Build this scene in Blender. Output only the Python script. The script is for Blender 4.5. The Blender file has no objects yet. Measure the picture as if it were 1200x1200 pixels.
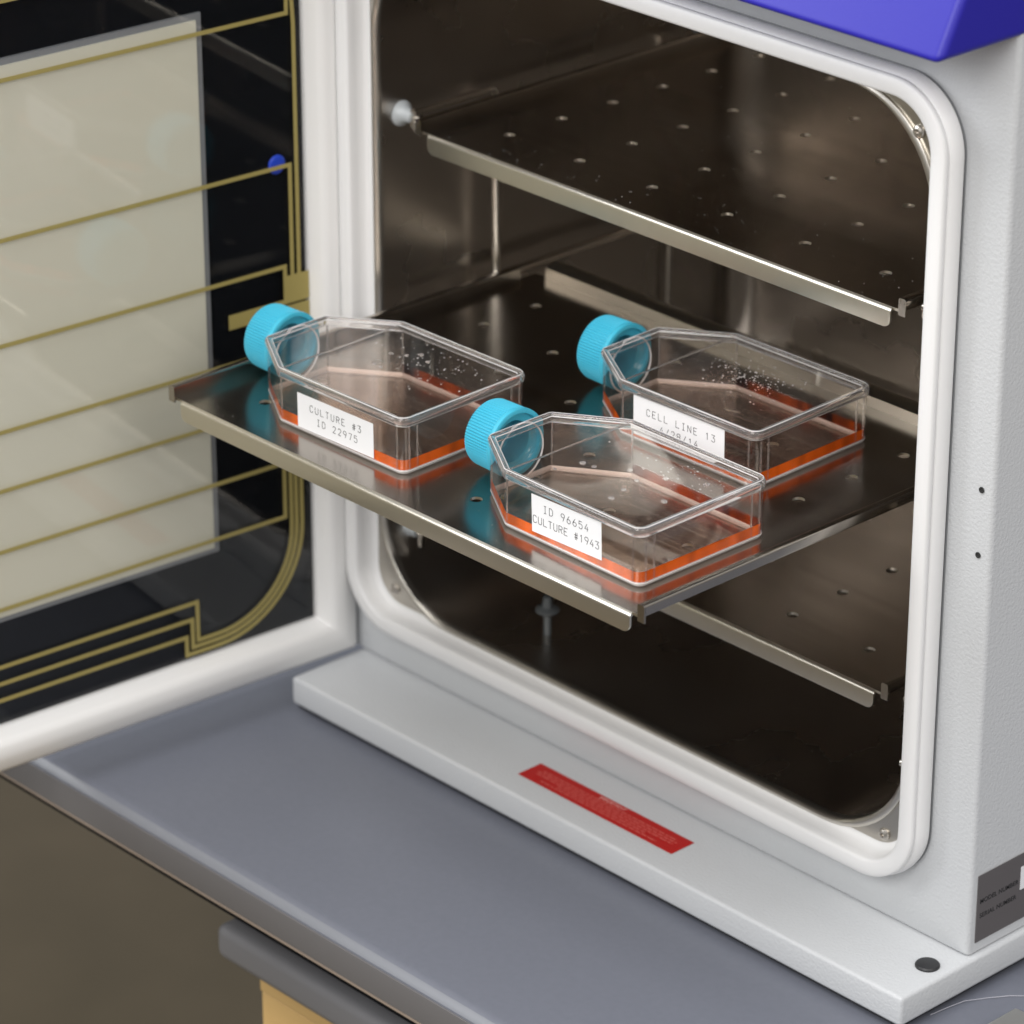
import bpy, bmesh, math, random
from math import radians, sin, cos, pi
from mathutils import Vector, Matrix
random.seed(7)
S = bpy.context.scene
COL = S.collection

# ------------------------------------------------------------------ camera
cam = bpy.data.objects.new('camera', bpy.data.cameras.new('camera'))
COL.objects.link(cam)
cam.location = (1.09446, -1.33542, 1.06030)
cam.rotation_euler = (radians(90 - 25.3), 0, radians(47.05))
cam.data.sensor_width = 36
cam.data.lens = 138
cam.data.clip_start = 0.05
cam.data.clip_end = 50
cam.data.dof.use_dof = True
cam.data.dof.focus_distance = 1.93
cam.data.dof.aperture_fstop = 10
S.camera = cam
S.view_settings.view_transform = 'Standard'
S.view_settings.look = 'None'
S.view_settings.exposure = 0.07
S.view_settings.gamma = 1
S.render.engine = 'CYCLES'
S.cycles.max_bounces = 20
S.cycles.transmission_bounces = 16
S.cycles.glossy_bounces = 8
S.cycles.transparent_max_bounces = 24
S.cycles.sample_clamp_indirect = 4
S.cycles.blur_glossy = 0.4

# ------------------------------------------------------------------ world (the lab around, out of focus)
W = bpy.data.worlds.new('World')
S.world = W
W.use_nodes = True
nt = W.node_tree
nt.nodes.clear()
out = nt.nodes.new('ShaderNodeOutputWorld')
bg = nt.nodes.new('ShaderNodeBackground')
tc = nt.nodes.new('ShaderNodeTexCoord')
sep = nt.nodes.new('ShaderNodeSeparateXYZ')
ramp = nt.nodes.new('ShaderNodeValToRGB')
mr = nt.nodes.new('ShaderNodeMapRange')
mr.inputs['From Min'].default_value = -1
mr.inputs['From Max'].default_value = 1
nt.links.new(tc.outputs['Generated'], sep.inputs[0])
nt.links.new(sep.outputs['Z'], mr.inputs['Value'])
nt.links.new(mr.outputs[0], ramp.inputs[0])
e = ramp.color_ramp.elements
e[0].position = 0.0
e[0].color = (.09, .075, .055, 1)
e[1].position = 1.0
e[1].color = (.62, .64, .68, 1)
for p, c in ((.40, (.12, .10, .075, 1)), (.50, (.34, .325, .30, 1)), (.70, (.50, .50, .50, 1))):
    n = ramp.color_ramp.elements.new(p)
    n.color = c
nt.links.new(ramp.outputs[0], bg.inputs[0])
bg.inputs[1].default_value = 1.0
nt.links.new(bg.outputs[0], out.inputs[0])


# ------------------------------------------------------------------ lamps (ceiling light, left softbox, fill lamps added out of view)
def area(name, loc, target, sx, sy, power, color):
    l = bpy.data.lights.new(name, 'AREA')
    l.shape = 'RECTANGLE'
    l.size = sx
    l.size_y = sy
    l.energy = power
    l.color = color
    o = bpy.data.objects.new(name, l)
    COL.objects.link(o)
    o.location = loc
    d = Vector(target) - Vector(loc)
    o.rotation_euler = d.to_track_quat('-Z', 'Y').to_euler()
    return o


area('offscreen_lamp', (-0.35, -1.0, 2.1), (-0.25, -0.1, 0.1), 1.2, 0.8, 24, (1.0, .98, .96))
area('offscreen_lamp', (0.9, -2.6, 2.0), (-0.3, -0.1, 0.1), 1.6, 1.2, 50, (1.0, .98, .96))  # fill lamp added out of view on the camera side
area('offscreen_lamp', (2.2, -0.7, 1.7), (-0.3, -0.1, 0.2), 1.2, 1.0, 18, (1.0, .94, .88))  # fill lamp added out of view, brightens faces turned to the right
area('studio_softbox', (-1.75, -1.55, 1.15), (-0.2, -0.15, 0.2), 1.2, 1.0, 24, (.96, .98, 1.0))


# ------------------------------------------------------------------ materials
def mat(name, base, rough=.5, metal=0, **kw):
    m = bpy.data.materials.new(name)
    m.use_nodes = True
    b = m.node_tree.nodes['Principled BSDF']
    b.inputs['Base Color'].default_value = (*base, 1)
    b.inputs['Roughness'].default_value = rough
    b.inputs['Metallic'].default_value = metal
    for k, v in kw.items():
        b.inputs[k.replace('_', ' ')].default_value = v
    return m


def nodes(m):
    return m.node_tree.nodes, m.node_tree.links, m.node_tree.nodes['Principled BSDF']


def noise_bump(m, scale, strength, dist=.0005, detail=3, stretch=(1, 1, 1)):
    N, L, b = nodes(m)
    t = N.new('ShaderNodeTexCoord')
    mp = N.new('ShaderNodeMapping')
    mp.inputs['Scale'].default_value = stretch
    nz = N.new('ShaderNodeTexNoise')
    nz.inputs['Scale'].default_value = scale
    nz.inputs['Detail'].default_value = detail
    bp = N.new('ShaderNodeBump')
    bp.inputs['Strength'].default_value = strength
    bp.inputs['Distance'].default_value = dist
    L.new(t.outputs['Object'], mp.inputs[0])
    L.new(mp.outputs[0], nz.inputs['Vector'])
    L.new(nz.outputs['Fac'], bp.inputs['Height'])
    L.new(bp.outputs[0], b.inputs['Normal'])
    return nz


def noise_mix(m, scale, c1, c2, lo=.35, hi=.65, stretch=(1, 1, 1), detail=4, inp='Base Color'):
    N, L, b = nodes(m)
    t = N.new('ShaderNodeTexCoord')
    mp = N.new('ShaderNodeMapping')
    mp.inputs['Scale'].default_value = stretch
    nz = N.new('ShaderNodeTexNoise')
    nz.inputs['Scale'].default_value = scale
    nz.inputs['Detail'].default_value = detail
    r = N.new('ShaderNodeValToRGB')
    r.color_ramp.elements[0].position = lo
    r.color_ramp.elements[1].position = hi
    if not isinstance(c1, tuple):
        c1 = (c1,) * 3
        c2 = (c2,) * 3
    r.color_ramp.elements[0].color = (*c1, 1)
    r.color_ramp.elements[1].color = (*c2, 1)
    L.new(t.outputs['Object'], mp.inputs[0])
    L.new(mp.outputs[0], nz.inputs['Vector'])
    L.new(nz.outputs['Fac'], r.inputs[0])
    L.new(r.outputs[0], b.inputs[inp])


def sheet_ior(N, L, fr, ior):
    """a thin sheet reflects alike from both of its sides"""
    ge = N.new('ShaderNodeNewGeometry')
    r = N.new('ShaderNodeMapRange')
    r.inputs['To Min'].default_value = ior
    r.inputs['To Max'].default_value = 1 / ior
    L.new(ge.outputs['Backfacing'], r.inputs['Value'])
    L.new(r.outputs[0], fr.inputs[0])


M = {}
M['paint'] = mat('powder_coat', (.56, .575, .59), .42)
noise_bump(M['paint'], 560, .55, .0005, 1)
M['paint_side'] = mat('powder_coat_side', (.56, .575, .59), .42)
noise_bump(M['paint_side'], 430, .35, .0006, 2)
M['silicone'] = mat('silicone', (.79, .79, .79), .42, Subsurface_Weight=.15, Subsurface_Radius=(.004, .004, .004))
M['door_trim'] = mat('door_trim', (.77, .765, .755), .38)
M['blue'] = mat('blue_plastic', (.020, .016, .33), .42, Specular_IOR_Level=.42)
noise_bump(M['blue'], 900, .2, .0003, 2)
# stainless
M['steel'] = mat('stainless_shelf', (.40, .365, .325), .2, 1, Anisotropic=.4)
noise_mix(M['steel'], 60, .17, .25, .3, .7, (.02, 1, 1), 6, 'Roughness')
noise_bump(M['steel'], 900, .06, .0001, 2, (.02, 1, 1))
M['steel_lip'] = mat('stainless_lip', (.70, .66, .58), .30, 1)
noise_bump(M['steel_lip'], 1500, .10, .0001, 2, (.03, 1, .2))
M['liner'] = mat('stainless_liner', (.50, .465, .43), .2, 1)
noise_mix(M['liner'], 9, .22, .34, .3, .7, (1, 1, 1), 5, 'Roughness')
noise_bump(M['liner'], 14, .08, .004, 2)
M['bead'] = mat('stainless_bead', (.42, .37, .32), .3, 1)
M['rim'] = mat('stainless_rim', (.60, .57, .52), .32, 1)
M['flange'] = mat('stainless_flange', (.50, .47, .42), .3, 1)
M['bright'] = mat('bright_metal', (.68, .65, .60), .24, 1)
M['screw'] = mat('screw_steel', (.52, .49, .45), .34, 1)
M['blue_dot'] = mat('blue_reflection', (.02, .07, .62), .4)
M['grey_dust'] = mat('grey_dust', (.35, .34, .32), .8)
M['foot'] = mat('grey_foot', (.11, .12, .125), .5)
M['plug'] = mat('black_plug', (.02, .02, .022), .4)
M['hole'] = mat('dark_hole', (.02, .02, .02), .8)
M['poly'] = mat('milky_plastic', (.62, .66, .68), .35, Transmission_Weight=.35)
M['bench'] = mat('bench_laminate', (.135, .145, .185), .40)
noise_mix(M['bench'], 260, (.150, .160, .194), (.159, .169, .204), .3, .7)
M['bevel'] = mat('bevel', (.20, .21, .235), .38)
M['band'] = mat('edge_band', (.30, .24, .19), .5)
M['bench_edge'] = mat('bench_edge_band', (.145, .14, .142), .45)
M['rail'] = mat('rail_grey', (.18, .18, .19), .5)
M['wood'] = mat('maple', (.62, .42, .17), .45)
noise_mix(M['wood'], 30, (.56, .36, .14), (.68, .47, .20), .3, .7, (.1, 1, 1))
M['floor'] = mat('floor_vinyl', (.13, .10, .056), .6)
noise_mix(M['floor'], 5, (.11, .085, .046), (.15, .115, .066), .3, .7)
M['red'] = mat('red_label', (.46, .008, .005), .45, Specular_IOR_Level=.3)
M['red_print'] = mat('label_print_pale', (.62, .15, .12), .5)
M['red_head'] = mat('label_print_head', (.80, .42, .38), .5)
M['plate'] = mat('rating_plate', (.11, .10, .10), .35)
M['ink'] = mat('black_ink', (.012, .012, .013), .6)
M['paper'] = mat('label_paper', (.83, .84, .86), .55)
noise_bump(M['paper'], 700, .05, .0002, 2)
M['cap'] = mat('cyan_cap', (.055, .45, .62), .36, Subsurface_Weight=.1, Subsurface_Radius=(.002, .003, .004))
M['trace'] = mat('gold_trace', (.40, .33, .11), .45, .25)
M['cream'] = mat('cream_panel', (.70, .69, .58), .6)
noise_mix(M['cream'], 3, (.63, .615, .505), (.68, .665, .555), .3, .7)
M['spacer'] = mat('grey_spacer', (.22, .23, .24), .4)
M['black'] = mat('black_backing_and_shade', (.004, .005, .007), .7, Specular_IOR_Level=.1)
M['galv'] = mat('pale_metal', (.5, .5, .48), .35, .8)
M['thread'] = mat('nylon_thread', (.45, .45, .5), .3)


def glass(name, color=(1, 1, 1), ior=1.5, rough=0.0):
    m = bpy.data.materials.new(name)
    m.use_nodes = True
    N = m.node_tree.nodes
    L = m.node_tree.links
    N.clear()
    o = N.new('ShaderNodeOutputMaterial')
    g = N.new('ShaderNodeBsdfGlass')
    g.inputs['Color'].default_value = (*color, 1)
    g.inputs['IOR'].default_value = ior
    g.inputs['Roughness'].default_value = rough
    L.new(g.outputs[0], o.inputs['Surface'])
    return m


M['flask'] = glass('polystyrene', (.985, .98, .975), 1.5)
N = M['flask'].node_tree.nodes
L = M['flask'].node_tree.links
gnode = [x for x in N if x.type == 'BSDF_GLASS'][0]
dd = N.new('ShaderNodeBsdfDiffuse')
dd.inputs[0].default_value = (.85, .84, .84, 1)
mxx = N.new('ShaderNodeMixShader')
mxx.inputs[0].default_value = .07
L.new(gnode.outputs[0], mxx.inputs[1])
L.new(dd.outputs[0], mxx.inputs[2])
L.new(mxx.outputs[0], N['Material Output'].inputs['Surface'])
m = bpy.data.materials.new('polystyrene_wall')
m.use_nodes = True
N = m.node_tree.nodes
L = m.node_tree.links
N.clear()
o = N.new('ShaderNodeOutputMaterial')
mx = N.new('ShaderNodeMixShader')
fr = N.new('ShaderNodeFresnel')
sheet_ior(N, L, fr, 1.59)
mu = N.new('ShaderNodeMath')
mu.operation = 'MULTIPLY'
mu.inputs[1].default_value = 1.15
mu.use_clamp = True
tr = N.new('ShaderNodeBsdfTransparent')
tr.inputs[0].default_value = (.97, .955, .945, 1)
gl = N.new('ShaderNodeBsdfGlossy')
gl.inputs['Roughness'].default_value = .015
tco = N.new('ShaderNodeTexCoord')
nzz = N.new('ShaderNodeTexNoise')
nzz.inputs['Scale'].default_value = 22
bpp = N.new('ShaderNodeBump')
bpp.inputs['Strength'].default_value = .05
bpp.inputs['Distance'].default_value = .003
L.new(tco.outputs['Object'], nzz.inputs['Vector'])
L.new(nzz.outputs['Fac'], bpp.inputs['Height'])
L.new(bpp.outputs[0], gl.inputs['Normal'])
L.new(fr.outputs[0], mu.inputs[0])
L.new(mu.outputs[0], mx.inputs[0])
hz = N.new('ShaderNodeBsdfDiffuse')
hz.inputs[0].default_value = (.80, .78, .77, 1)
mh = N.new('ShaderNodeMixShader')
mh.inputs[0].default_value = .012
L.new(tr.outputs[0], mh.inputs[1])
L.new(hz.outputs[0], mh.inputs[2])
L.new(mh.outputs[0], mx.inputs[1])
L.new(gl.outputs[0], mx.inputs[2])
L.new(mx.outputs[0], o.inputs['Surface'])
M['wall'] = m
# whitened polystyrene for moulded edges: their highlight is in the colour
M['base'] = mat('polystyrene_base', (.88, .87, .87), .15, Transmission_Weight=.5, IOR=1.5)
M['edge'] = mat('edge_highlight_white', (.90, .89, .89), .12, Transmission_Weight=.28, IOR=1.5)
M['drop'] = mat('water_bead', (.95, .92, .90), .04, Transmission_Weight=.75, IOR=1.4, Specular_IOR_Level=1.0)
M['mist'] = mat('mist', (.85, .83, .82), .1, Transmission_Weight=.3)
# culture medium: clear top and bottom, slightly turbid orange seen through its side
def medium(name, turbid):
    m = bpy.data.materials.new(name)
    m.use_nodes = True
    N = m.node_tree.nodes
    L = m.node_tree.links
    N.clear()
    o = N.new('ShaderNodeOutputMaterial')
    tr = N.new('ShaderNodeBsdfTransparent')
    gl = N.new('ShaderNodeBsdfGlossy')
    gl.inputs['Roughness'].default_value = .02
    fr = N.new('ShaderNodeFresnel')
    sheet_ior(N, L, fr, 1.34)
    mx = N.new('ShaderNodeMixShader')
    base = tr
    if turbid:
        df = N.new('ShaderNodeBsdfDiffuse')
        df.inputs[0].default_value = (1.0, .165, .001, 1)
        tl = N.new('ShaderNodeBsdfTranslucent')
        tl.inputs[0].default_value = (1, .16, .003, 1)
        m1 = N.new('ShaderNodeMixShader')
        m1.inputs[0].default_value = .12
        L.new(df.outputs[0], m1.inputs[1])
        L.new(tl.outputs[0], m1.inputs[2])
        tx = N.new('ShaderNodeTexCoord')
        mp = N.new('ShaderNodeMapping')
        mp.inputs['Scale'].default_value = (1, 1, .25)
        nz = N.new('ShaderNodeTexNoise')
        nz.inputs['Scale'].default_value = 60
        rg = N.new('ShaderNodeMapRange')
        rg.inputs['From Min'].default_value = .35
        rg.inputs['From Max'].default_value = .65
        rg.inputs['To Min'].default_value = turbid - .38
        rg.inputs['To Max'].default_value = turbid + .1
        L.new(tx.outputs['Object'], mp.inputs[0])
        L.new(mp.outputs[0], nz.inputs['Vector'])
        L.new(nz.outputs['Fac'], rg.inputs['Value'])
        m2 = N.new('ShaderNodeMixShader')
        L.new(rg.outputs[0], m2.inputs[0])
        L.new(tr.outputs[0], m2.inputs[1])
        L.new(m1.outputs[0], m2.inputs[2])
        base = m2
    mq = N.new('ShaderNodeMath')
    mq.operation = 'MULTIPLY'
    mq.inputs[1].default_value = .3 if turbid else 1.0   # wetted against the wall, no air gap
    L.new(fr.outputs[0], mq.inputs[0])
    L.new(mq.outputs[0], mx.inputs[0])
    L.new(base.outputs[0], mx.inputs[1])
    L.new(gl.outputs[0], mx.inputs[2])
    L.new(mx.outputs[0], o.inputs['Surface'])
    va = N.new('ShaderNodeVolumeAbsorption')
    va.inputs['Color'].default_value = (.98, .55, .25, 1)
    va.inputs['Density'].default_value = 22
    L.new(va.outputs[0], o.inputs['Volume'])
    return m


M['liquid'] = medium('medium_clear', 0)
M['liquid_side'] = medium('medium_side', .88)
M['liquid_back'] = medium('medium_back', .3)

# window pane: a clean sheet of float glass, clear with mirror reflection
m = bpy.data.materials.new('pane_glass')
m.use_nodes = True
N = m.node_tree.nodes
L = m.node_tree.links
N.clear()
o = N.new('ShaderNodeOutputMaterial')
mx = N.new('ShaderNodeMixShader')
fr = N.new('ShaderNodeFresnel')
sheet_ior(N, L, fr, 1.42)
tr = N.new('ShaderNodeBsdfTransparent')
tr.inputs[0].default_value = (1, 1, 1, 1)
gl = N.new('ShaderNodeBsdfGlossy')
gl.inputs['Roughness'].default_value = .02
L.new(fr.outputs[0], mx.inputs[0])
L.new(tr.outputs[0], mx.inputs[1])
L.new(gl.outputs[0], mx.inputs[2])
L.new(mx.outputs[0], o.inputs['Surface'])
M['pane'] = m


# ------------------------------------------------------------------ mesh helpers
def new_obj(name, verts, faces, m, parent=None, smooth=40, label=None):
    me = bpy.data.meshes.new(name)
    me.from_pydata([tuple(v) for v in verts], [], faces)
    me.update()
    bm = bmesh.new()
    bm.from_mesh(me)
    bmesh.ops.recalc_face_normals(bm, faces=bm.faces)
    bm.to_mesh(me)
    bm.free()
    me.materials.append(M[m])
    ob = bpy.data.objects.new(name, me)
    COL.objects.link(ob)
    if parent:
        ob.parent = parent
    if smooth:
        me.shade_smooth()
        me.set_sharp_from_angle(angle=radians(smooth))
    if label:
        ob['label'] = label
    return ob


def empty(name, loc, label, cat, group=None, rz=0):
    o = bpy.data.objects.new(name, None)
    COL.objects.link(o)
    o.location = loc
    o.rotation_euler = (0, 0, rz)
    o.empty_display_size = .02
    o['label'] = label
    o['category'] = cat
    if group:
        o['group'] = group
    return o


def part_empty(name, parent, loc=(0, 0, 0), rz=0):
    o = bpy.data.objects.new(name, None)
    COL.objects.link(o)
    o.location = loc
    o.rotation_euler = (0, 0, rz)
    o.parent = parent
    return o


class MB:
    def __init__(s):
        s.v = []
        s.f = []

    def add(s, v, f):
        n = len(s.v)
        s.v += [tuple(p) for p in v]
        s.f += [tuple(i + n for i in q) for q in f]
        return s

    def loft(s, loops, cap0=True, cap1=True, closed=True, ring=False):
        n = len(loops[0])
        v = [p for l in loops for p in l]
        f = []
        K = len(loops)
        for k in range(K if ring else K - 1):
            a = k * n
            b = ((k + 1) % K) * n
            for i in range(n if closed else n - 1):
                j = (i + 1) % n
                f.append((a + i, a + j, b + j, b + i))
        if not ring:
            if cap0:
                f.append(tuple(reversed(range(n))))
            if cap1:
                f.append(tuple(range((K - 1) * n, K * n)))
        return s.add(v, f)

    def box(s, x0, x1, y0, y1, z0, z1, r=0.0):
        if r <= 0:
            return s.loft([[(x0, y0, z), (x1, y0, z), (x1, y1, z), (x0, y1, z)] for z in (z0, z1)])
        bm = bmesh.new()
        mtx = Matrix.Translation(((x0 + x1) / 2, (y0 + y1) / 2, (z0 + z1) / 2)) @ Matrix.Diagonal((x1 - x0, y1 - y0, z1 - z0, 1))
        bmesh.ops.create_cube(bm, size=1, matrix=mtx)
        bmesh.ops.bevel(bm, geom=list(bm.edges), offset=r, segments=4, profile=.5, affect='EDGES', clamp_overlap=True)
        bm.verts.index_update()
        s.add([v.co[:] for v in bm.verts], [[v.index for v in f.verts] for f in bm.faces])
        bm.free()
        return s

    def tube(s, pts, r, n=12, cap=True, rs=None):
        P = [Vector(p) for p in pts]
        loops = []
        up = None
        for i, p in enumerate(P):
            d = (P[min(i + 1, len(P) - 1)] - P[max(i - 1, 0)]).normalized()
            if up is None:
                up = Vector((0, 0, 1)) if abs(d.z) < .9 else Vector((1, 0, 0))
            a = d.cross(up).normalized()
            up = a.cross(d).normalized()
            rr = rs[i] if rs else r
            loops.append([p + (a * cos(t) + up * sin(t)) * rr for t in [2 * pi * k / n for k in range(n)]])
        return s.loft(loops, cap, cap)

    def lathe(s, prof, origin, axis='Z', n=32, cap=True):
        # prof: list of (radius, height along axis)
        loops = []
        for r, h in prof:
            L = []
            for k in range(n):
                t = 2 * pi * k / n
                a, b = r * cos(t), r * sin(t)
                p = {'Z': (a, b, h), 'X': (h, a, b), 'Y': (a, h, b)}[axis]
                L.append(Vector(origin) + Vector(p))
            loops.append(L)
        return s.loft(loops, cap, cap)

    def build(s, name, m, parent=None, smooth=40, label=None):
        return new_obj(name, s.v, s.f, m, parent, smooth, label)


def rr(x0, x1, z0, z1, r, n=8):
    """rounded rectangle outline, list of (x,z), 4*(n+1) points"""
    o = []
    for cx, cz, a0 in ((x1 - r, z1 - r, 0), (x0 + r, z1 - r, 90), (x0 + r, z0 + r, 180), (x1 - r, z0 + r, 270)):
        for k in range(n + 1):
            a = radians(a0 + 90 * k / n)
            o.append((cx + r * cos(a), cz + r * sin(a)))
    return o


# ================================================================== SETTING
g = MB()
g.add([(-6, -6, -.92), (6, -6, -.92), (6, 6, -.92), (-6, 6, -.92)], [(0, 1, 2, 3)])
fl = g.build('floor', 'floor', None, 0)
fl['kind'] = 'structure'

# workbench
TZ = -.022
bench = empty('workbench', (-.2, .25, -.92), 'grey laminate workbench with maple cabinet below, standing under the white incubator', 'workbench')


def par(o, parent):
    o.parent = parent
    o.matrix_parent_inverse = Matrix.Translation(-Vector(parent.location))
    return o


b = MB()
prof = [(-.188, TZ), (-.1905, TZ - .0004), (-.1928, TZ - .0014), (-.1948, TZ - .0031), (-.1961, TZ - .0055), (-.1966, TZ - .0085), (-.1968, TZ - .0243),
        (-.1950, TZ - .0256), (-.18, TZ - .0256), (.75, TZ - .0256), (.75, TZ)]
b.loft([[(x, y, z) for y, z in prof] for x in (-2.2, 1.6)])
par(b.build('countertop', 'bench'), bench)
b = MB()
b.box(-2.2, 1.6, -.1974, -.1962, TZ - .0236, TZ - .0062, .0003)
par(b.build('edge_facing', 'bench_edge'), bench)
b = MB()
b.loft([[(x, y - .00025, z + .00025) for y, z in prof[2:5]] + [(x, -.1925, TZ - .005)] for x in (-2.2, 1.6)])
par(b.build('bevel_highlight', 'bevel'), bench)  # paler strip on the bevel, counter edge highlight put into its colour
b = MB()
b.box(-2.2, 1.6, -.1976, -.1970, TZ - .0250, TZ - .0238)
par(b.build('edge_band', 'band'), bench)
b = MB()
b.box(-.390, 1.4, -.180, -.158, -.1000, -.078, .006)
par(b.build('pull_rail', 'rail'), bench)
b = MB()
b.box(-.366, 1.5, -.168, .7, -.116, -.0998, .001)
par(b.build('cabinet_front_edge', 'wood'), bench)
b = MB()
b.box(-.367, 1.5, -.166, .7, -.92, -.1175, .001)
par(b.build('cabinet', 'wood'), bench)
b = MB()
b.box(-.30, 1.5, -.10, .7, -.0995, TZ - .0256)
par(b.build('gap_shade_block', 'black'), bench)  # black colour stands for the shade in the gap under the counter

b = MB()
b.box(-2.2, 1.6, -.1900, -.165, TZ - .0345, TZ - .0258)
par(b.build('under_shade_strip', 'black'), bench)  # black strip added for the shadow band below the counter edge

# loose thread and pale metal strip on the bench at the right
b = MB()
b.tube([(.0008, -.0274, TZ + .0004), (.0028, -.016, TZ + .0009), (.0046, -.0056, TZ + .0010), (.0105, .006, TZ + .0006),
        (.017, .0155, TZ + .0008), (.0217, .021, TZ + .0005), (.032, .032, TZ + .0005)], .0002, 6)
t = b.build('thread', 'thread')
t['label'] = 'thin pale loose thread lying on the bench beside the incubator base'
t['category'] = 'thread'
b = MB()
b.box(.0335, .11, -.06, .0, TZ + .0003, TZ + .009, .002)
t = b.build('metal_strip', 'galv')
t['label'] = 'pale metal block corner on the bench at the lower right'
t['category'] = 'metal block'

# ================================================================== INCUBATOR
inc = empty('incubator', (-.25, .25, -.022), 'white bench incubator with open glass inner door, blue top cover and dark steel chamber', 'incubator')
inc_inv = -Vector(inc.location)


def I(o):
    return par(o, inc)


# outer housing: one lofted shell with the opening
b = MB()
ZB = .0006


def at(l, y):
    return [(x, y, z) for x, z in l]


n = 10
loops = [at(rr(-.448, -.044, .043, .446, .058, n), .006), at(rr(-.460, -.034, .035, .454, .034, n), .0),
         at(rr(-.4975, -.0025, ZB + .0015, .60, .0012, n), 0), at(rr(-.4988, -.0012, ZB + .0006, .60, .001, n), .0006),
         at(rr(-.4997, -.0003, ZB + .0002, .60, .001, n), .0016), at(rr(-.5, 0, ZB, .60, .001, n), .003), at(rr(-.5, 0, ZB, .60, .001, n), .5)]
b.loft(loops, False, True)
body = I(b.build('housing', 'paint', smooth=35))
# steel chamber
b = MB()
X0, X1, Z0, Z1, R = -.4465, -.0455, .0445, .4445, .058
loops = [at(rr(X0 - .004, X1 + .004, Z0 - .004, Z1 + .004, R + .001, 14), -.0012),
         at(rr(X0 - .0036, X1 + .0036, Z0 - .0036, Z1 + .0036, R, 14), -.0028),
         at(rr(X0 - .0026, X1 + .0026, Z0 - .0026, Z1 + .0026, R, 14), -.0037),
         at(rr(X0 - .0014, X1 + .0014, Z0 - .0014, Z1 + .0014, R, 14), -.0036),
         at(rr(X0 - .0004, X1 + .0004, Z0 - .0004, Z1 + .0004, R, 14), -.0024),
         at(rr(X0, X1, Z0, Z1, R, 14), .0016)]
loops2 = [at(rr(X0, X1, Z0, Z1, R, 14), .0016), at(rr(X0, X1, Z0, Z1, R, 14), .262)]
for k in range(1, 7):
    a = radians(90 * k / 6)
    ins = .024 * (1 - cos(a))
    loops2.append(at(rr(X0 + ins, X1 - ins, Z0 + ins, Z1 - ins, R - ins * .6, 14), .262 + .024 * sin(a)))
b.loft(loops2, False, True)
I(b.build('chamber_liner', 'liner'))
b = MB()
b.loft(loops, False, False)
I(b.build('chamber_rim', 'rim'))
b = MB()
# flange plate under the gasket: ring with wide corners
b.loft([at(rr(X0 - .0105, X1 + .0105, Z0 - .0105, Z1 + .0105, .030, 14), -.0015),
        at(rr(X0 - .0025, X1 + .0025, Z0 - .0025, Z1 + .0025, R, 14), -.0015),
        at(rr(X0 - .0025, X1 + .0025, Z0 - .0025, Z1 + .0025, R, 14), .001)], False, False)
I(b.build('flange_plate', 'flange', smooth=30))
for x, z in ((-.0563, .4312), (-.0575, .0482 + .001), (-.4375, .0515), (-.4368, .4300)):
    b = MB()
    b.lathe([(.0034, 0), (.0034, -.0006), (.0030, -.0014), (.0018, -.0020), (.0012, -.0020), (.0011, -.0008), (.0004, -.0008)], (x, -.0016, z), 'Y', 20)
    I(b.build('screw', 'screw', smooth=25))
# gasket
gp = [(0, .0), (-.0006, -.0020), (-.0008, -.0045), (-.0003, -.0072), (.0008, -.0088), (.0014, -.0092), (.0010, -.0100), (.0006, -.0112), (.0008, -.0126), (.0017, -.0133), (.0050, -.0136), (.0085, -.0134), (.0098, -.0128), (.0104, -.0116),
      (.0106, -.0080), (.0112, -.0030), (.0128, -.0004), (.0150, .0)]
loops = []
for w, y in gp:
    loops.append(at(rr(-.4665 + w, -.0278 - w, .0285 + w, .4605 - w, .0355 - w, 14), y - .0016))
b = MB()
b.loft(loops, False, False)
I(b.build('gasket', 'silicone', smooth=60))
# thin joint seam round the gasket
b = MB()
loops = [at(rr(-.4665 - .0003, -.0278 + .0003, .0285 - .0003, .4605 + .0003, .0358, 14), -.0003),
         at(rr(-.4665 + .0008, -.0278 - .0008, .0285 + .0008, .4605 - .0008, .0350, 14), -.0006)]
b.loft(loops, False, False)
I(b.build('gasket_seam', 'spacer'))
# front rivet holes
for z in (.2608, .2259):
    b = MB()
    b.lathe([(.0016, -.0002), (.0016, -.0006), (.0011, -.0006), (.0009, -.0003)], (-.0073, 0, z), 'Y', 16)
    r_ = I(b.build('rivet', 'hole'))
# base tray
b = MB()
b.box(-.471, .0032, -.0532, .5, -.0172, 0, .0022)
I(b.build('base_plate', 'paint', smooth=30))
b = MB()
for x in (-.44, -.03):
    for y in (-.03, .45):
        b.lathe([(.012, -.0219), (.012, -.0168)], (x, y, 0), 'Z', 20)
b.box(-.468, .0005, -.0505, .49, -.0195, -.0168)
I(b.build('base_foot', 'plug'))
b = MB()
b.lathe([(.0064, .0001), (.0064, .0010), (.0058, .0017), (.0030, .0021), (.0002, .0022)], (-.0088, -.0202, 0), 'Z', 28)
I(b.build('plug', 'plug'))
# top cover (blue)
bm = bmesh.new()
zt = .64
pts = [(-.0576, .4907), (.52, .4907), (.52, zt), (-.0576 + (zt - .4907) * .51, zt)]
vs = []
for x in (-.5012, .0012):
    vs += [bm.verts.new((x, y, z)) for y, z in pts]
for f in ((3, 2, 1, 0), (4, 5, 6, 7), (0, 1, 5, 4), (1, 2, 6, 5), (2, 3, 7, 6), (3, 0, 4, 7)):
    bm.faces.new([vs[i] for i in f])
bm.verts.index_update()
bmesh.ops.recalc_face_normals(bm, faces=bm.faces)
bmesh.ops.bevel(bm, geom=[e for e in bm.edges], offset=.0045, segments=6, profile=.5, affect='EDGES')
bm.verts.index_update()
b = MB()
b.add([v.co[:] for v in bm.verts], [[v.index for v in f.verts] for f in bm.faces])
I(b.build('top_cover', 'blue', smooth=30))

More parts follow.
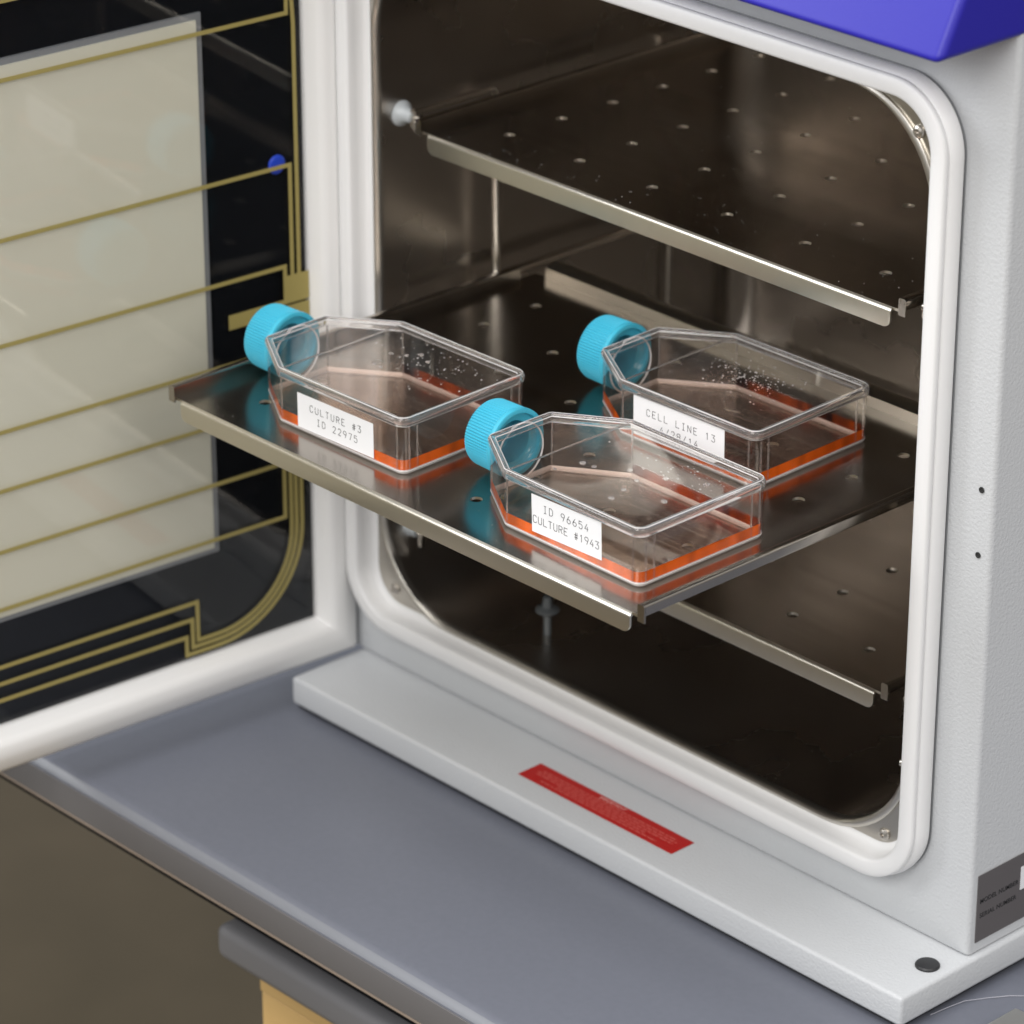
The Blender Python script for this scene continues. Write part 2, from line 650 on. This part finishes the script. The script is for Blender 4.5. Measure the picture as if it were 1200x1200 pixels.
# warning label (red) with its print
lab = MB()
lab.box(-.2963, -.1765, -.0362, -.0188, .0002, .0004)
wl = I(lab.build('warning_label', 'red'))


def child(o, p):
    """parent without moving: p sits directly under inc with inverse"""
    o.parent = p
    o.matrix_parent_inverse = Matrix.Identity(4)
    return o


def text_mesh(txt, size, m, parent, mtx, spacing=1.0, bold=0.0):
    c = bpy.data.curves.new('writing', 'FONT')
    c.body = txt
    c.size = size
    c.align_x = 'CENTER'
    c.align_y = 'CENTER'
    c.extrude = .00004
    c.offset = bold
    c.space_character = spacing
    o = bpy.data.objects.new('writing_source', c)
    COL.objects.link(o)
    dg = bpy.context.evaluated_depsgraph_get()
    me = bpy.data.meshes.new_from_object(o.evaluated_get(dg))
    me.name = 'writing'
    bpy.data.objects.remove(o)
    me.transform(mtx)
    me.materials.clear()
    me.materials.append(M[m])
    ob = bpy.data.objects.new('writing', me)
    COL.objects.link(ob)
    ob.parent = parent
    return ob


text_mesh('IMPORTANT', .0036, 'red_head', wl, Matrix.Translation((-.2364, -.0214, .00047)))
b = MB()
rnd = random.Random(3)
for row in range(5):
    y = -.0240 - row * .0022
    half = (.052, .054, .053, .034, .045)[row]
    x = -.2364 - half
    while x < -.2364 + half:
        w = rnd.uniform(.0018, .0052)
        b.box(x, min(x + w, -.2364 + half), y - .00032, y + .00032, .0004, .00048)
        x += w + .0010
child(b.build('fine_print', 'red_print', smooth=0), wl)

# rating plate on the right side
b = MB()
b.box(.0002, .0006, .0052, .105, .0070, .0462)
rp = I(b.build('rating_plate', 'plate'))
side = Matrix(((0, 0, 1, 0), (1, 0, 0, 0), (0, 1, 0, 0), (0, 0, 0, 1)))
text_mesh('MODEL NUMBER', .0038, 'ink', rp, Matrix.Translation((.00065, .0220, .0305)) @ side, 1.05, .00005)
text_mesh('SERIAL NUMBER', .0038, 'ink', rp, Matrix.Translation((.00065, .0216, .0220)) @ side, 1.05, .00005)
b = MB()
b.box(.0006, .0008, .0385, .08, .0250, .0385)
child(b.build('blank_sticker', 'paper'), rp)

# ------------------------------------------------------------------ rack of rods, posts and stand-offs
ZS = (.3334, .2275, .1226)      # shelf plate heights, top to bottom
rack = empty('shelf_rack', (-.2455, .15, .0445), 'steel rod rack inside the dark chamber that carries the shelves', 'rack')


def Rk(o):
    return par(o, rack)


for z in ZS:
    for x in (-.4325, -.0585):
        b = MB()
        b.tube([(x, .012, z - .001), (x, .2755, z - .001)], .0027, 14)
        Rk(b.build('rail', 'bright'))
for x in (-.4347, -.0560):
    b = MB()
    b.tube([(x, .014, .3385), (x, .070, .3385), (x, .0735, .3375), (x, .0755, .3350), (x, .0757, .3315), (x, .0757, .110)], .0024, 14)
    Rk(b.build('bent_rod', 'bright'))
for x, y in ((-.4405, .222), (-.0515, .222)):
    b = MB()
    b.tube([(x, y, .110), (x, y, .3315)], .0026, 14)
    Rk(b.build('post', 'bright'))


def standoff(x, y, z, s):
    """milky cone pressed against a side wall; s=+1 points to +x"""
    b = MB()
    b.lathe([(.0072, 0), (.0074, s * .0008), (.0058, s * .0022), (.0042, s * .0050), (.0037, s * .0085), (.0034, s * .0100), (.0008, s * .0101)], (x, y, z), 'X', 28)
    q = Rk(b.build('standoff', 'poly'))
    b = MB()
    b.lathe([(.0020, s * .0100), (.0020, s * .0140), (.0028, s * .0141), (.0028, s * .0165), (.0010, s * .0170)], (x, y, z), 'X', 16)
    b.box(x + s * .0135 - .001, x + s * .0135 + .001, y - .002, y + .002, z - .0075, z)
    child(b.build('fitting', 'bright'), q)
    q2 = bpy.data.objects[-1] if False else None
    return q


for z in (ZS[0] + .0018, .0830):
    for s, x in ((1, X0 + .0003), (-1, X1 - .0003)):
        for y in (.0155, .250):
            standoff(x, y, z, s)
# foot standing on the chamber floor
b = MB()
b.lathe([(.0022, 0), (.0022, .0125)], (-.3455, .0325, .0447), 'Z', 20)
b.lathe([(.0022, .0118), (.0040, .0135), (.0068, .0150), (.0070, .0160), (.0030, .0175), (.0024, .024)], (-.3455, .0325, .0447), 'Z', 28)
t = b.build('floor_foot', 'foot')
t['label'] = 'small grey disc on a stem standing on the dark chamber floor'
t['category'] = 'foot'


# ------------------------------------------------------------------ shelves
LX0, LX1 = -.4140, -.0757       # ends of the front lip


def plate_with_holes(x0, x1, y0, y1, th, holes, hr):
    """flat perforated sheet: boundary cells cut around each hole, real thickness"""
    xs = sorted(set([x0, x1] + [c for hx, hy in holes for c in (round(hx - .008, 5), round(hx + .008, 5))]))
    ys = sorted(set([y0, y1] + [c for hx, hy in holes for c in (round(hy - .008, 5), round(hy + .008, 5))]))
    H = {(round(hx, 5), round(hy, 5)) for hx, hy in holes}
    V = []
    Fc = []
    idx = {}

    def vid(x, y, z):
        k = (round(x, 6), round(y, 6), round(z, 6))
        if k not in idx:
            idx[k] = len(V)
            V.append((x, y, z))
        return idx[k]
    nseg = 24
    for i in range(len(xs) - 1):
        for j in range(len(ys) - 1):
            a, c, d, e_ = xs[i], xs[i + 1], ys[j], ys[j + 1]
            cx, cy = round((a + c) / 2, 5), round((d + e_) / 2, 5)
            hit = None
            for hx, hy in H:
                if abs(hx - cx) < 1e-4 and abs(hy - cy) < 1e-4:
                    hit = (hx, hy)
            for z, flip in ((0, False), (-th, True)):
                if not hit:
                    q = [vid(a, d, z), vid(c, d, z), vid(c, e_, z), vid(a, e_, z)]
                    Fc.append(q[::-1] if flip else q)
                else:
                    cor = [(c, e_), (a, e_), (a, d), (c, d)]
                    for qd in range(4):
                        arc = []
                        for k in range(nseg // 4 + 1):
                            t = radians(90 * qd + 90 * k / (nseg // 4))
                            arc.append(vid(hit[0] + hr * cos(t), hit[1] + hr * sin(t), z))
                        co = vid(*cor[qd], z)
                        for k in range(nseg // 4):
                            q = [co, arc[k + 1], arc[k]]
                            Fc.append(q[::-1] if flip else q)
                        # triangles joining neighbouring corners
                        nx = vid(*cor[(qd + 1) % 4], z)
                        q = [co, nx, arc[-1]]
                        Fc.append(q[::-1] if flip else q)
            if hit:
                for k in range(nseg):
                    t0, t1 = 2 * pi * k / nseg, 2 * pi * (k + 1) / nseg
                    p = [(hit[0] + hr * cos(t), hit[1] + hr * sin(t)) for t in (t0, t1)]
                    Fc.append([vid(*p[0], 0), vid(*p[1], 0), vid(*p[1], -th), vid(*p[0], -th)])
    # outer edges
    for a, d, c, e_ in ((x0, y0, x1, y0), (x1, y0, x1, y1), (x1, y1, x0, y1), (x0, y1, x0, y0)):
        V += [(a, d, 0), (c, e_, 0), (c, e_, -th), (a, d, -th)]
        k = len(V) - 4
        Fc.append([k, k + 1, k + 2, k + 3])
    return V, Fc


DEPTH = .262


def drop_mesh(b, x, y, z, r, h, seg=12, rows=4):
    """small bead, h<0 hangs down, h>0 stands up"""
    loops_ = []
    for j in range(rows + 1):
        a = radians(90 * j / rows)
        rr_ = max(r * cos(a), r * .04)
        loops_.append([(x + rr_ * cos(2 * pi * k / seg), y + rr_ * sin(2 * pi * k / seg) * .9, z + h * sin(a)) for k in range(seg)])
    b.loft(loops_)


def make_shelf(y0, z, label, dust=0):
    root = empty('shelf', (0, y0, z), label, 'shelf', 'perforated steel shelves in the incubator')
    holes = [(-.2455 + dx, .0320 + .0392 * j) for j in range(6) for dx in (-.1375, -.0825, -.0275, .0275, .0825, .1375)]
    V, Fc = plate_with_holes(LX0 - .0050, LX1 + .0050, .0014, DEPTH, .0014, holes, .0032)
    me_o = new_obj('shelf_plate', V, Fc, 'steel', root, 20)
    me_o.data.materials.append(M['steel_lip'])
    for p in me_o.data.polygons:
        if abs(p.normal.z) < .3:
            p.material_index = 1  # paler steel on hole walls and edges, lit crescents put into colour
    # front lip: folded sheet with rounded lower corners
    th = .0011
    b = MB()
    sec = []      # (y, z) outer surface of the fold from plate to bottom
    rad = .0026
    for k in range(7):
        a = radians(90 + 90 * k / 6)
        sec.append((.0014 + rad * 0 + 0 + (rad * cos(a)) + .0008, -rad + rad * sin(a)))
    yf = sec[-1][0]
    H = .0108
    rc = .0045
    lat = []
    nx = 7
    xs = [LX0 + rc * (1 - cos(radians(90 * k / nx))) for k in range(nx + 1)] + [LX1 - rc * (1 - cos(radians(90 * k / nx))) for k in range(nx, -1, -1)]
    zb = [-(H - rc) - rc * sin(radians(90 * k / nx)) for k in range(nx + 1)]
    zb = zb + zb[::-1]
    loopsx = []
    for x, zbot in zip(xs, zb):
        outer = list(sec) + [(yf, zbot)]
        inner = [(yf + th, zbot)] + [(yf + th, -rad)] + [(.0030, -th)]
        loopsx.append([(x, yy, zz) for yy, zz in outer + inner])
    b.loft(loopsx)
    b.build('front_lip', 'steel_lip', root, 35)
    # side flanges: inverted U channels
    for s, xe in ((-1, LX0 - .0050), (1, LX1 + .0050)):
        w = .0046
        hh = .0070
        r = .0012
        o = [(0, -th), (0, hh - r)]
        for k in range(1, 5):
            a = radians(90 * k / 4)
            o.append((r - r * cos(a), hh - r + r * sin(a)))
        for k in range(0, 5):
            a = radians(90 * k / 4)
            o.append((w - r + r * sin(a), hh - r + r * cos(a)))
        o.append((w, .0022))
        o.append((w - .0009, .0022))
        inn = [(w - .0009, hh - .0012), (.0009, hh - .0012), (.0009, -th)]
        sec2 = o + inn
        b = MB()
        b.loft([[(xe + s * u, yy, zz) for u, zz in sec2] for yy in (.0004, DEPTH - .012)], False, False)
        # closed front tab
        tab = [(0, -.0022)] + o[1:-2] + [(w, -.0022)]
        b.loft([[(xe + s * u, yy, zz) for u, zz in tab] for yy in (-.0004, .0006)])
        b.build('side_flange', 'steel', root, 30)
    if dust:
        rn = random.Random(int(dust))
        b = MB()
        for i in range(int(dust)):
            x = rn.uniform(LX0 + .01, LX1 - .005)
            y = min(.2, .004 + rn.expovariate(22))
            r = rn.choice((.00014, .0002, .00028))
            drop_mesh(b, x, y, 0, r, r, 6, 2)
        q = b.build('dust', 'grey_dust', root, 0)
        q['kind'] = 'stuff'
    # back upstand
    b = MB()
    sec3 = [(DEPTH - .0011, -.0011), (DEPTH - .0011, .0062), (DEPTH + .0030, .0080), (DEPTH + .0085, .0080), (DEPTH + .0085, .0069), (DEPTH + .0035, .0069), (DEPTH + .0002, .0055), (DEPTH + .0002, -.0011)]
    b.loft([[(x, yy, zz) for yy, zz in sec3] for x in (LX0 + .004, LX1 - .004)])
    b.build('back_upstand', 'steel_lip', root, 30)
    return root


make_shelf(.006, ZS[0], 'empty upper steel shelf, highest in the chamber, above the flasks', 150)
make_shelf(-.1700, ZS[1], 'middle steel shelf pulled out of the chamber with three flasks on it', 70)
make_shelf(.006, ZS[2], 'empty lower steel shelf inside the chamber beneath the pulled out one')

# ------------------------------------------------------------------ inner door (hinged left, swung open)
al = radians(4.477)
HX, HY = -.4653, -.0032
# door local axes: x_local = outward normal of the inside face (+X side), y_local = towards the hinge
door = part_empty('door', inc, Vector((HX, HY, 0)) - Vector(inc.location), -al)


def D(o):
    o.parent = door
    return o


DL, DZ0, DZ1 = -.492, .0022, .4885


def ring(off, ins, r):
    """closed loop in local door coords"""
    return [(off, y, z) for y, z in rr(DL + ins, -ins, DZ0 + ins, DZ1 - ins, max(r, .0004), 6)]


b = MB()
fp = [(-.040, .0, .003), (-.010, .0, .003), (-.0045, .0010, .003), (-.0015, .0040, .003), (-.0008, .0082, .003), (-.0002, .0095, .003), (.0, .0125, .003), (-.0004, .0170, .002), (-.0018, .0196, .002), (-.0048, .0212, .002),
      (-.0085, .0222, .001), (-.0120, .0236, .001), (-.0150, .0238, .001)]
b.loft([ring(*p) for p in fp], False, False)
b.loft([ring(-.040, 0, .003), ring(-.0401, .03, .003)], False, False)
D(b.build('door_frame', 'door_trim', smooth=50))
b = MB()
b.loft([[(o_, DL + .02, .018), (o_, -.020, .018), (o_, -.020, DZ1 - .02), (o_, DL + .02, DZ1 - .02)] for o_ in (-.0184, -.0380)])
D(b.build('backing_panel', 'black', smooth=0))
b = MB()
b.loft([[(o_, DL + .02, .0905), (o_, -.0915, .0905), (o_, -.0915, .4028), (o_, DL + .02, .4028)] for o_ in (-.0150, -.0162)])
D(b.build('viewing_panel', 'cream', smooth=0))
b = MB()
b.loft([[(o_, DL + .02, .0870), (o_, -.0875, .0870), (o_, -.0875, .4062), (o_, DL + .02, .4062)] for o_ in (-.0163, -.0215)])
D(b.build('viewing_panel_spacer', 'spacer', smooth=0))
b = MB()
b.loft([[(o_, DL + .0239, .0258), (o_, -.0239, .0258), (o_, -.0239, DZ1 - .0239), (o_, DL + .0239, DZ1 - .0239)] for o_ in (-.0121, -.0142)])
D(b.build('glass_pane', 'pane', smooth=0))

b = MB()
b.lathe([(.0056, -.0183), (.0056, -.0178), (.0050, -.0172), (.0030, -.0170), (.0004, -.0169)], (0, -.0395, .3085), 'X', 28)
D(b.build('blue_reflection', 'blue_dot'))  # blue disc put in for a reflection in the door glass


def trace(paths, w=.0024):
    b = MB()
    for pts in paths:
        P = [Vector(p) for p in pts]
        L_, R_ = [], []
        for i, p in enumerate(P):
            if i == 0:
                d0 = d1 = (P[1] - P[0]).normalized()
            elif i == len(P) - 1:
                d0 = d1 = (P[-1] - P[-2]).normalized()
            else:
                d0, d1 = (P[i] - P[i - 1]).normalized(), (P[i + 1] - P[i]).normalized()
            n0, n1 = Vector((-d0.y, d0.x)), Vector((-d1.y, d1.x))
            nn = (n0 + n1).normalized()
            k = (w / 2) / max(.3, nn.dot(n0))
            L_.append(p + nn * k)
            R_.append(p - nn * k)
        loops_ = []
        for a, c in zip(L_, R_):
            loops_.append([(-.01205, a.x, a.y), (-.01185, a.x, a.y), (-.01185, c.x, c.y), (-.01205, c.x, c.y)])
        b.loft(loops_)
    return b


def arc_path(r, cy, cz, a0, a1, n=14):
    return [(cy + r * cos(radians(a0 + (a1 - a0) * k / n)), cz + r * sin(radians(a0 + (a1 - a0) * k / n))) for k in range(n + 1)]


LFT = DL + .026
tr_list = []
tr_list.append([(LFT, .3963), (-.0349, .3963), (-.0347, .4150), (-.0385, .4280), (-.049, .4385), (LFT, .4385)])
tr_list.append([(-.0305, .2440), (-.0305, .3900), (-.0312, .4020), (-.0340, .4180), (-.0400, .4340), (-.0500, .4460), (-.062, .4520), (LFT, .4520)])
tr_list.append([(LFT, .3091), (-.0350, .3091), (-.0350, .2440)])
tr_list.append([(LFT, .2500), (-.0400, .2500), (-.0400, .2420)])
tr_list.append([(LFT, .2008), (-.0445, .2008), (-.0445, .205)])
tr_list.append([(LFT, .1666), (-.0445, .1666)])
tr_list.append([(LFT, .1309), (-.0442, .1309), (-.0442, .0972), (LFT, .0960)])
for k, (r, cor, zt_, zb_) in enumerate(((.0530, -.1068, .0620, .0378), (.0565, -.1105, .0519, .0342), (.0603, -.1148, .0418, .0305))):
    cy, cz = -.0929, .0908
    path = [(cy + r, .2120)] + arc_path(r, cy, cz, 0, -90) + [(cor, cz - r), (cor, zt_), (LFT, zt_ + .0006)]
    tr_list.append(path)
for i, p in enumerate(tr_list):
    D(trace([p]).build('heater_trace', 'trace', smooth=0))
b = MB()
b.box(-.01205, -.01178, -.0412, -.0240, .2275, .2440)
b.box(-.01205, -.01178, -.0412, -.0240, .2100, .2262)
b.box(-.01205, -.01178, -.0787, -.0414, .2215, .2302)
D(b.build('contact_pad', 'trace', smooth=0))


# ------------------------------------------------------------------ flasks
def hexoutline(off, z, seg=4):
    """flask footprint. local: x=0 right end, y=0 front side. offset outward by off"""
    base = [(0, 0), (0, .0874), (-.0940, .0874), (-.1295, .0632), (-.1295, .0218), (-.0945, 0)]
    rad = [.0055, .0055, .0035, .0030, .0030, .0035]
    n_ = len(base)
    P = [Vector(p) for p in base]
    off_pts = []
    for i in range(n_):
        a, p, c = P[i - 1], P[i], P[(i + 1) % n_]
        d0, d1 = (p - a).normalized(), (c - p).normalized()
        n0, n1 = Vector((d0.y, -d0.x)), Vector((d1.y, -d1.x))
        nn = (n0 + n1).normalized()
        off_pts.append(p + nn * (off / nn.dot(n0)))
    out_ = []
    for i in range(n_):
        a, p, c = off_pts[i - 1], off_pts[i], off_pts[(i + 1) % n_]
        d0, d1 = (a - p).normalized(), (c - p).normalized()
        ang = math.acos(max(-1, min(1, d0.dot(d1))))
        r = max(.0006, rad[i] + off)
        t = r / math.tan(ang / 2)
        p0, p1 = p + d0 * t, p + d1 * t
        cen = p + (d0 + d1).normalized() * (r / sin(ang / 2))
        a0 = math.atan2(p0.y - cen.y, p0.x - cen.x)
        a1 = math.atan2(p1.y - cen.y, p1.x - cen.x)
        da = (a1 - a0 + pi) % (2 * pi) - pi
        for k in range(seg + 1):
            q = a0 + da * k / seg
            out_.append((cen.x + r * cos(q), cen.y + r * sin(q), z))
    return out_


# stroke font (4 wide x 6 high), monospaced like a label printer
GL = {
    'C': [[(4, 4.8), (3.2, 6), (.8, 6), (0, 4.8), (0, 1.2), (.8, 0), (3.2, 0), (4, 1.2)]],
    'U': [[(0, 6), (0, 1.2), (.8, 0), (3.2, 0), (4, 1.2), (4, 6)]],
    'L': [[(0, 6), (0, 0), (4, 0)]],
    'T': [[(0, 6), (4, 6)], [(2, 6), (2, 0)]],
    'R': [[(0, 0), (0, 6), (3.1, 6), (4, 5.2), (4, 3.9), (3.1, 3.1), (0, 3.1)], [(2, 3.1), (4, 0)]],
    'E': [[(4, 6), (0, 6), (0, 0), (4, 0)], [(0, 3.1), (3, 3.1)]],
    '#': [[(1.0, 0), (1.6, 6)], [(2.6, 0), (3.2, 6)], [(0, 2), (4, 2)], [(0, 4), (4, 4)]],
    '3': [[(0, 6), (4, 6), (1.9, 3.6), (3.2, 3.4), (4, 2.5), (4, 1.0), (3, 0), (1, 0), (0, .9)]],
    'I': [[(.7, 6), (3.3, 6)], [(2, 6), (2, 0)], [(.7, 0), (3.3, 0)]],
    'D': [[(0, 0), (0, 6), (2.4, 6), (4, 4.6), (4, 1.4), (2.4, 0), (0, 0)]],
    '2': [[(0, 4.9), (.9, 6), (3.1, 6), (4, 5.1), (4, 4.1), (0, 0), (4, 0)]],
    '9': [[(3.9, 3.6), (3.0, 2.9), (1, 2.9), (0, 3.8), (0, 5.1), (1, 6), (3, 6), (4, 5.0), (4, 3.8), (2.2, 0)]],
    '7': [[(0, 6), (4, 6), (1.6, 0)]],
    '5': [[(3.8, 6), (.3, 6), (.1, 3.4), (1.2, 3.9), (3, 3.9), (4, 2.9), (4, 1.1), (3, 0), (1, 0), (0, .9)]],
    '6': [[(2.6, 6), (.3, 3.0), (0, 2.0), (0, 1.0), (1, 0), (3, 0), (4, 1.0), (4, 2.3), (3, 3.2), (1, 3.2), (.2, 2.4)]],
    '4': [[(2.6, 6), (0, 1.8), (4, 1.8)], [(3.0, 3.8), (3.0, 0)]],
    '1': [[(.9, 4.7), (2.2, 6), (2.2, 0)]],
    'N': [[(0, 0), (0, 6), (4, 0), (4, 6)]],
    '0': [[(1, 0), (3, 0), (4, 1.2), (4, 4.8), (3, 6), (1, 6), (0, 4.8), (0, 1.2), (1, 0)]],
    '8': [[(1, 3.2), (0, 4.1), (0, 5.1), (1, 6), (3, 6), (4, 5.1), (4, 4.1), (3, 3.2), (1, 3.2), (0, 2.2), (0, 1), (1, 0), (3, 0), (4, 1), (4, 2.2), (3, 3.2)]],
    '/': [[(.3, -.4), (3.7, 6.4)]],
    ' ': [],
}


def stroke_text(b, txt, x, z, h, pitch, y, w=.00016):
    """text in the XZ plane, facing -Y; x,z = lower left"""
    k = h / 6
    for ch in txt:
        for pl in GL[ch]:
            q_ = [(x + px * k * .92, y, z + pz * k) for px, pz in pl]
            for p0, p1 in zip(q_, q_[1:]):
                b.tube([p0, p1], w, 6)
        x += pitch


FH = .0318


def make_flask(loc, rz, label, lines, lab_rect, lab_tilt, text_spec, drops, fine, seed):
    root = empty('culture_flask', loc, label, 'flask', 'culture flasks on the pulled out shelf', rz)
    # thin moulded walls: sides, lid panel and bottom panel
    b = MB()
    b.loft([hexoutline(-.0026, .0016), hexoutline(-.0006, .0016)], True, False)
    b.loft([hexoutline(0, .0021), hexoutline(.0, .0270)], False, False)
    b.loft([hexoutline(-.0014, .0308), hexoutline(-.0026, .0306)], False, True)
    b.build('flask_wall', 'wall', root, 28)
    # thick rounded rim of the lid and of the base, solid polystyrene
    for nm, sec in (('lid_rim', [(.0268, -.0016), (.0268, .0004), (.0273, .0010), (.0300, .0012), (.0311, .0008), (FH, -.0003), (FH, -.0012), (.0312, -.0018), (.0300, -.0021), (.0282, -.0018)]),
                    ('base_rim', [(.0000, -.0018), (.0003, -.0009), (.0012, -.0003), (.0021, 0), (.0025, -.0003), (.0025, -.0009), (.0014, -.0015), (.0006, -.0020)])):
        b = MB()
        b.loft([hexoutline(o_, z_) for z_, o_ in sec], ring=True)
        b.build(nm, 'flask' if nm == 'lid_rim' else 'base', root, 50)
    # thin white tubes along rim and base, bright edge highlights put into colour
    for z_, o_ in ((FH - .0002, .0000), (.0269, .0002), (.0306, -.0026), (.0021, -.0002)):
        b = MB()
        ln = hexoutline(o_, z_)
        m_ = len(ln)
        loops_ = []
        for i in range(m_):
            p = Vector(ln[i])
            d_ = (Vector(ln[(i + 1) % m_]) - Vector(ln[i - 1])).normalized()
            q_ = Vector((d_.y, -d_.x, 0))
            loops_.append([p + (q_ * cos(t) + Vector((0, 0, 1)) * sin(t)) * .00028 for t in [2 * pi * k / 6 for k in range(6)]])
        b.loft(loops_, ring=True)
        b.build('edge_glint', 'edge', root, 60)
    # crease bar across the lid, between the shoulders
    b = MB()
    b.tube([(-.0940, .0035, .0307), (-.0940, .0838, .0307)], .00055, 8)
    b.build('lid_crease', 'flask', root, 60)
    # vertical mould rib inside the end wall and front wall
    for x, y in ((-.0006, .0050), (-.0006, .0105), (-.0006, .0824), (-.0006, .0769), (-.0050, .0006), (-.0935, .0006), (-.1280, .0218), (-.1280, .0632), (-.0940, .0868)):
        b = MB()
        b.tube([(x, y, .0029), (x, y, .0267)], .00048, 8)
        b.build('moulded_rib', 'flask', root, 60)
    # moulded graduation ticks low on the front wall
    b = MB()
    for k in range(9):
        x = -.0215 + k * .0017
        b.tube([(x, -.00004, .0100), (x, -.00004, .0128 + .0008 * (k % 4 == 0))], .00009, 5)
    b.build('graduation_marks', 'flask', root, 60)
    # neck: tube from end wall into the cap
    cz, cy = .0200, .0425
    b = MB()
    ro, ri = .0104, .0092
    b.lathe([(ro + .0018, -.1300), (ro + .0004, -.1312), (ro, -.1318), (ro + .0006, -.1322), (ro, -.1328), (ro, -.1450)], (0, cy, cz), 'X', 36, cap=False)
    b.build('neck', 'wall', root, 40)
    b = MB()
    pr = [(.0152 + .0005 * cos(t), -.1288 + .0005 * sin(t)) for t in [2 * pi * k / 8 for k in range(9)]]
    b.lathe(pr, (0, cy, cz - .0035), 'X', 40, cap=False)
    b.build('neck_ring', 'edge', root, 60)
    # cap: ribbed outside, open towards the flask
    b = MB()
    nr = 72
    loops_ = []

    def capring(r, x, amp):
        L_ = []
        for i in range(nr * 4):
            t = 2 * pi * i / (nr * 4)
            ph = i % 4
            d = amp * (0, 1, 1, 0)[ph]
            L_.append((x, cy + (r + d) * cos(t), cz + (r + d) * sin(t)))
        return L_
    R_ = .0180
    for r, x, am in ((R_ - .0020, -.1316, 0), (R_ - .0004, -.1314, 0), (R_ + .0004, -.1318, 0), (R_ + .0005, -.1338, 0), (R_ + .0001, -.1344, 0), (R_ - .0004, -.1352, .0007), (R_ - .0008, -.1508, .0007), (R_ - .0012, -.1522, .0004), (R_ - .0026, -.1534, 0), (R_ - .0060, -.1538, 0)):
        loops_.append(capring(r, x, am))
    inner_l = []
    for r, x in ((.0060, -.1500), (.0112, -.1480), (.0112, -.1350), (R_ - .0026, -.1343), (R_ - .0020, -.1316)):
        inner_l.append(capring(r, x, 0))
    b.loft(loops_, False, True)
    b.loft(inner_l, True, False)
    b.build('cap', 'cap', root, 35)
    # medium
    b = MB()
    b.loft([hexoutline(o_, z_) for z_, o_ in ((.0019, -.0010), (.0020, -.0007), (.0080, -.0007), (.0084, -.0004))])
    lq = b.build('culture_medium', 'liquid', root, 30)
    lq.data.materials.append(M['liquid_side'])
    lq.data.materials.append(M['liquid_back'])
    for p in lq.data.polygons:
        if abs(p.normal.z) < .5 and not (p.normal.x < -.3 and p.normal.y > -.35):
            p.material_index = 2 if p.normal.y > .5 else 1
    # label on the front side
    x0, z0, w, h = lab_rect
    b = MB()
    b.box(0, w, -.00012, 0, 0, h)
    lb = b.build('adhesive_label', 'paper', root, 0)
    lb.location = (x0, -.00012, z0)
    lb.rotation_euler = (0, -radians(lab_tilt), 0)
    b = MB()
    for txt, tx, tz, th, pitch in text_spec:
        stroke_text(b, txt, tx, tz, th, pitch, -.00014)
    b.build('writing', 'ink', lb, 0)
    # condensation under the lid
    rn = random.Random(seed)
    for x, y, r in drops:
        b = MB()
        drop_mesh(b, 0, 0, 0, r, -r * .75)
        o_ = b.build('droplet', 'drop', root, 60)
        o_.location = (x, y, .0305)
    if fine:
        b = MB()
        cx, cy_, sx, sy, cnt = fine
        for i in range(cnt):
            x = rn.gauss(cx, sx)
            y = rn.gauss(cy_, sy)
            if -.090 < x < -.005 and .004 < y < .081:
                r = rn.choice((.0003, .0003, .0004, .0005, .0006))
                drop_mesh(b, x, y, .0305, r, -r * .8, 8, 3)
        o_ = b.build('condensation', 'mist', root, 60)
        o_['kind'] = 'stuff'
    return root


ZF = ZS[1] + .0001
make_flask((-.2625, -.1474, ZF), radians(1.2), 'clear flask with cyan cap labelled CULTURE #3, at the left corner of the shelf', None,
           (-.0800, .0028, .0582, .0193), .5,
           [('CULTURE #3', .0098, .0112, .0036, .00408), ('ID 22975', .0150, .0048, .0036, .00408)],
           [(-.0700, .0560, .0012), (-.0620, .0600, .0014), (-.0570, .0660, .0015), (-.0480, .0620, .0014), (-.0600, .0400, .0011)],
           (-.038, .060, .018, .013, 110), 1)
make_flask((-.0900, -.1502, ZF), radians(-.3), 'clear flask with cyan cap labelled ID 96654, nearest the front right corner of the shelf', None,
           (-.0745, .0052, .0490, .0200), 1.6,
           [('ID 96654', .0085, .0122, .0038, .00415), ('CULTURE #1943', .0010, .0052, .0038, .00365)],
           [(-.0760, .0350, .0018), (-.0690, .0360, .0014), (-.0800, .0200, .0010), (-.0540, .0460, .0016), (-.0430, .0400, .0013), (-.0400, .0280, .0015), (-.0370, .0170, .0017), (-.0350, .0520, .0016), (-.0170, .0330, .0017), (-.0170, .0620, .0017)],
           (-.034, .064, .014, .009, 60), 2)
make_flask((-.1303, -.0292, ZF), radians(1.0), 'clear flask with cyan cap labelled CELL LINE 13, standing behind the other two', None,
           (-.0848, .0044, .0640, .0218), .5,
           [('CELL LINE 13', .0095, .0128, .0037, .00415), ('4/28/14', .0190, .0060, .0036, .00405)],
           [], (-.052, .054, .017, .012, 160), 3)
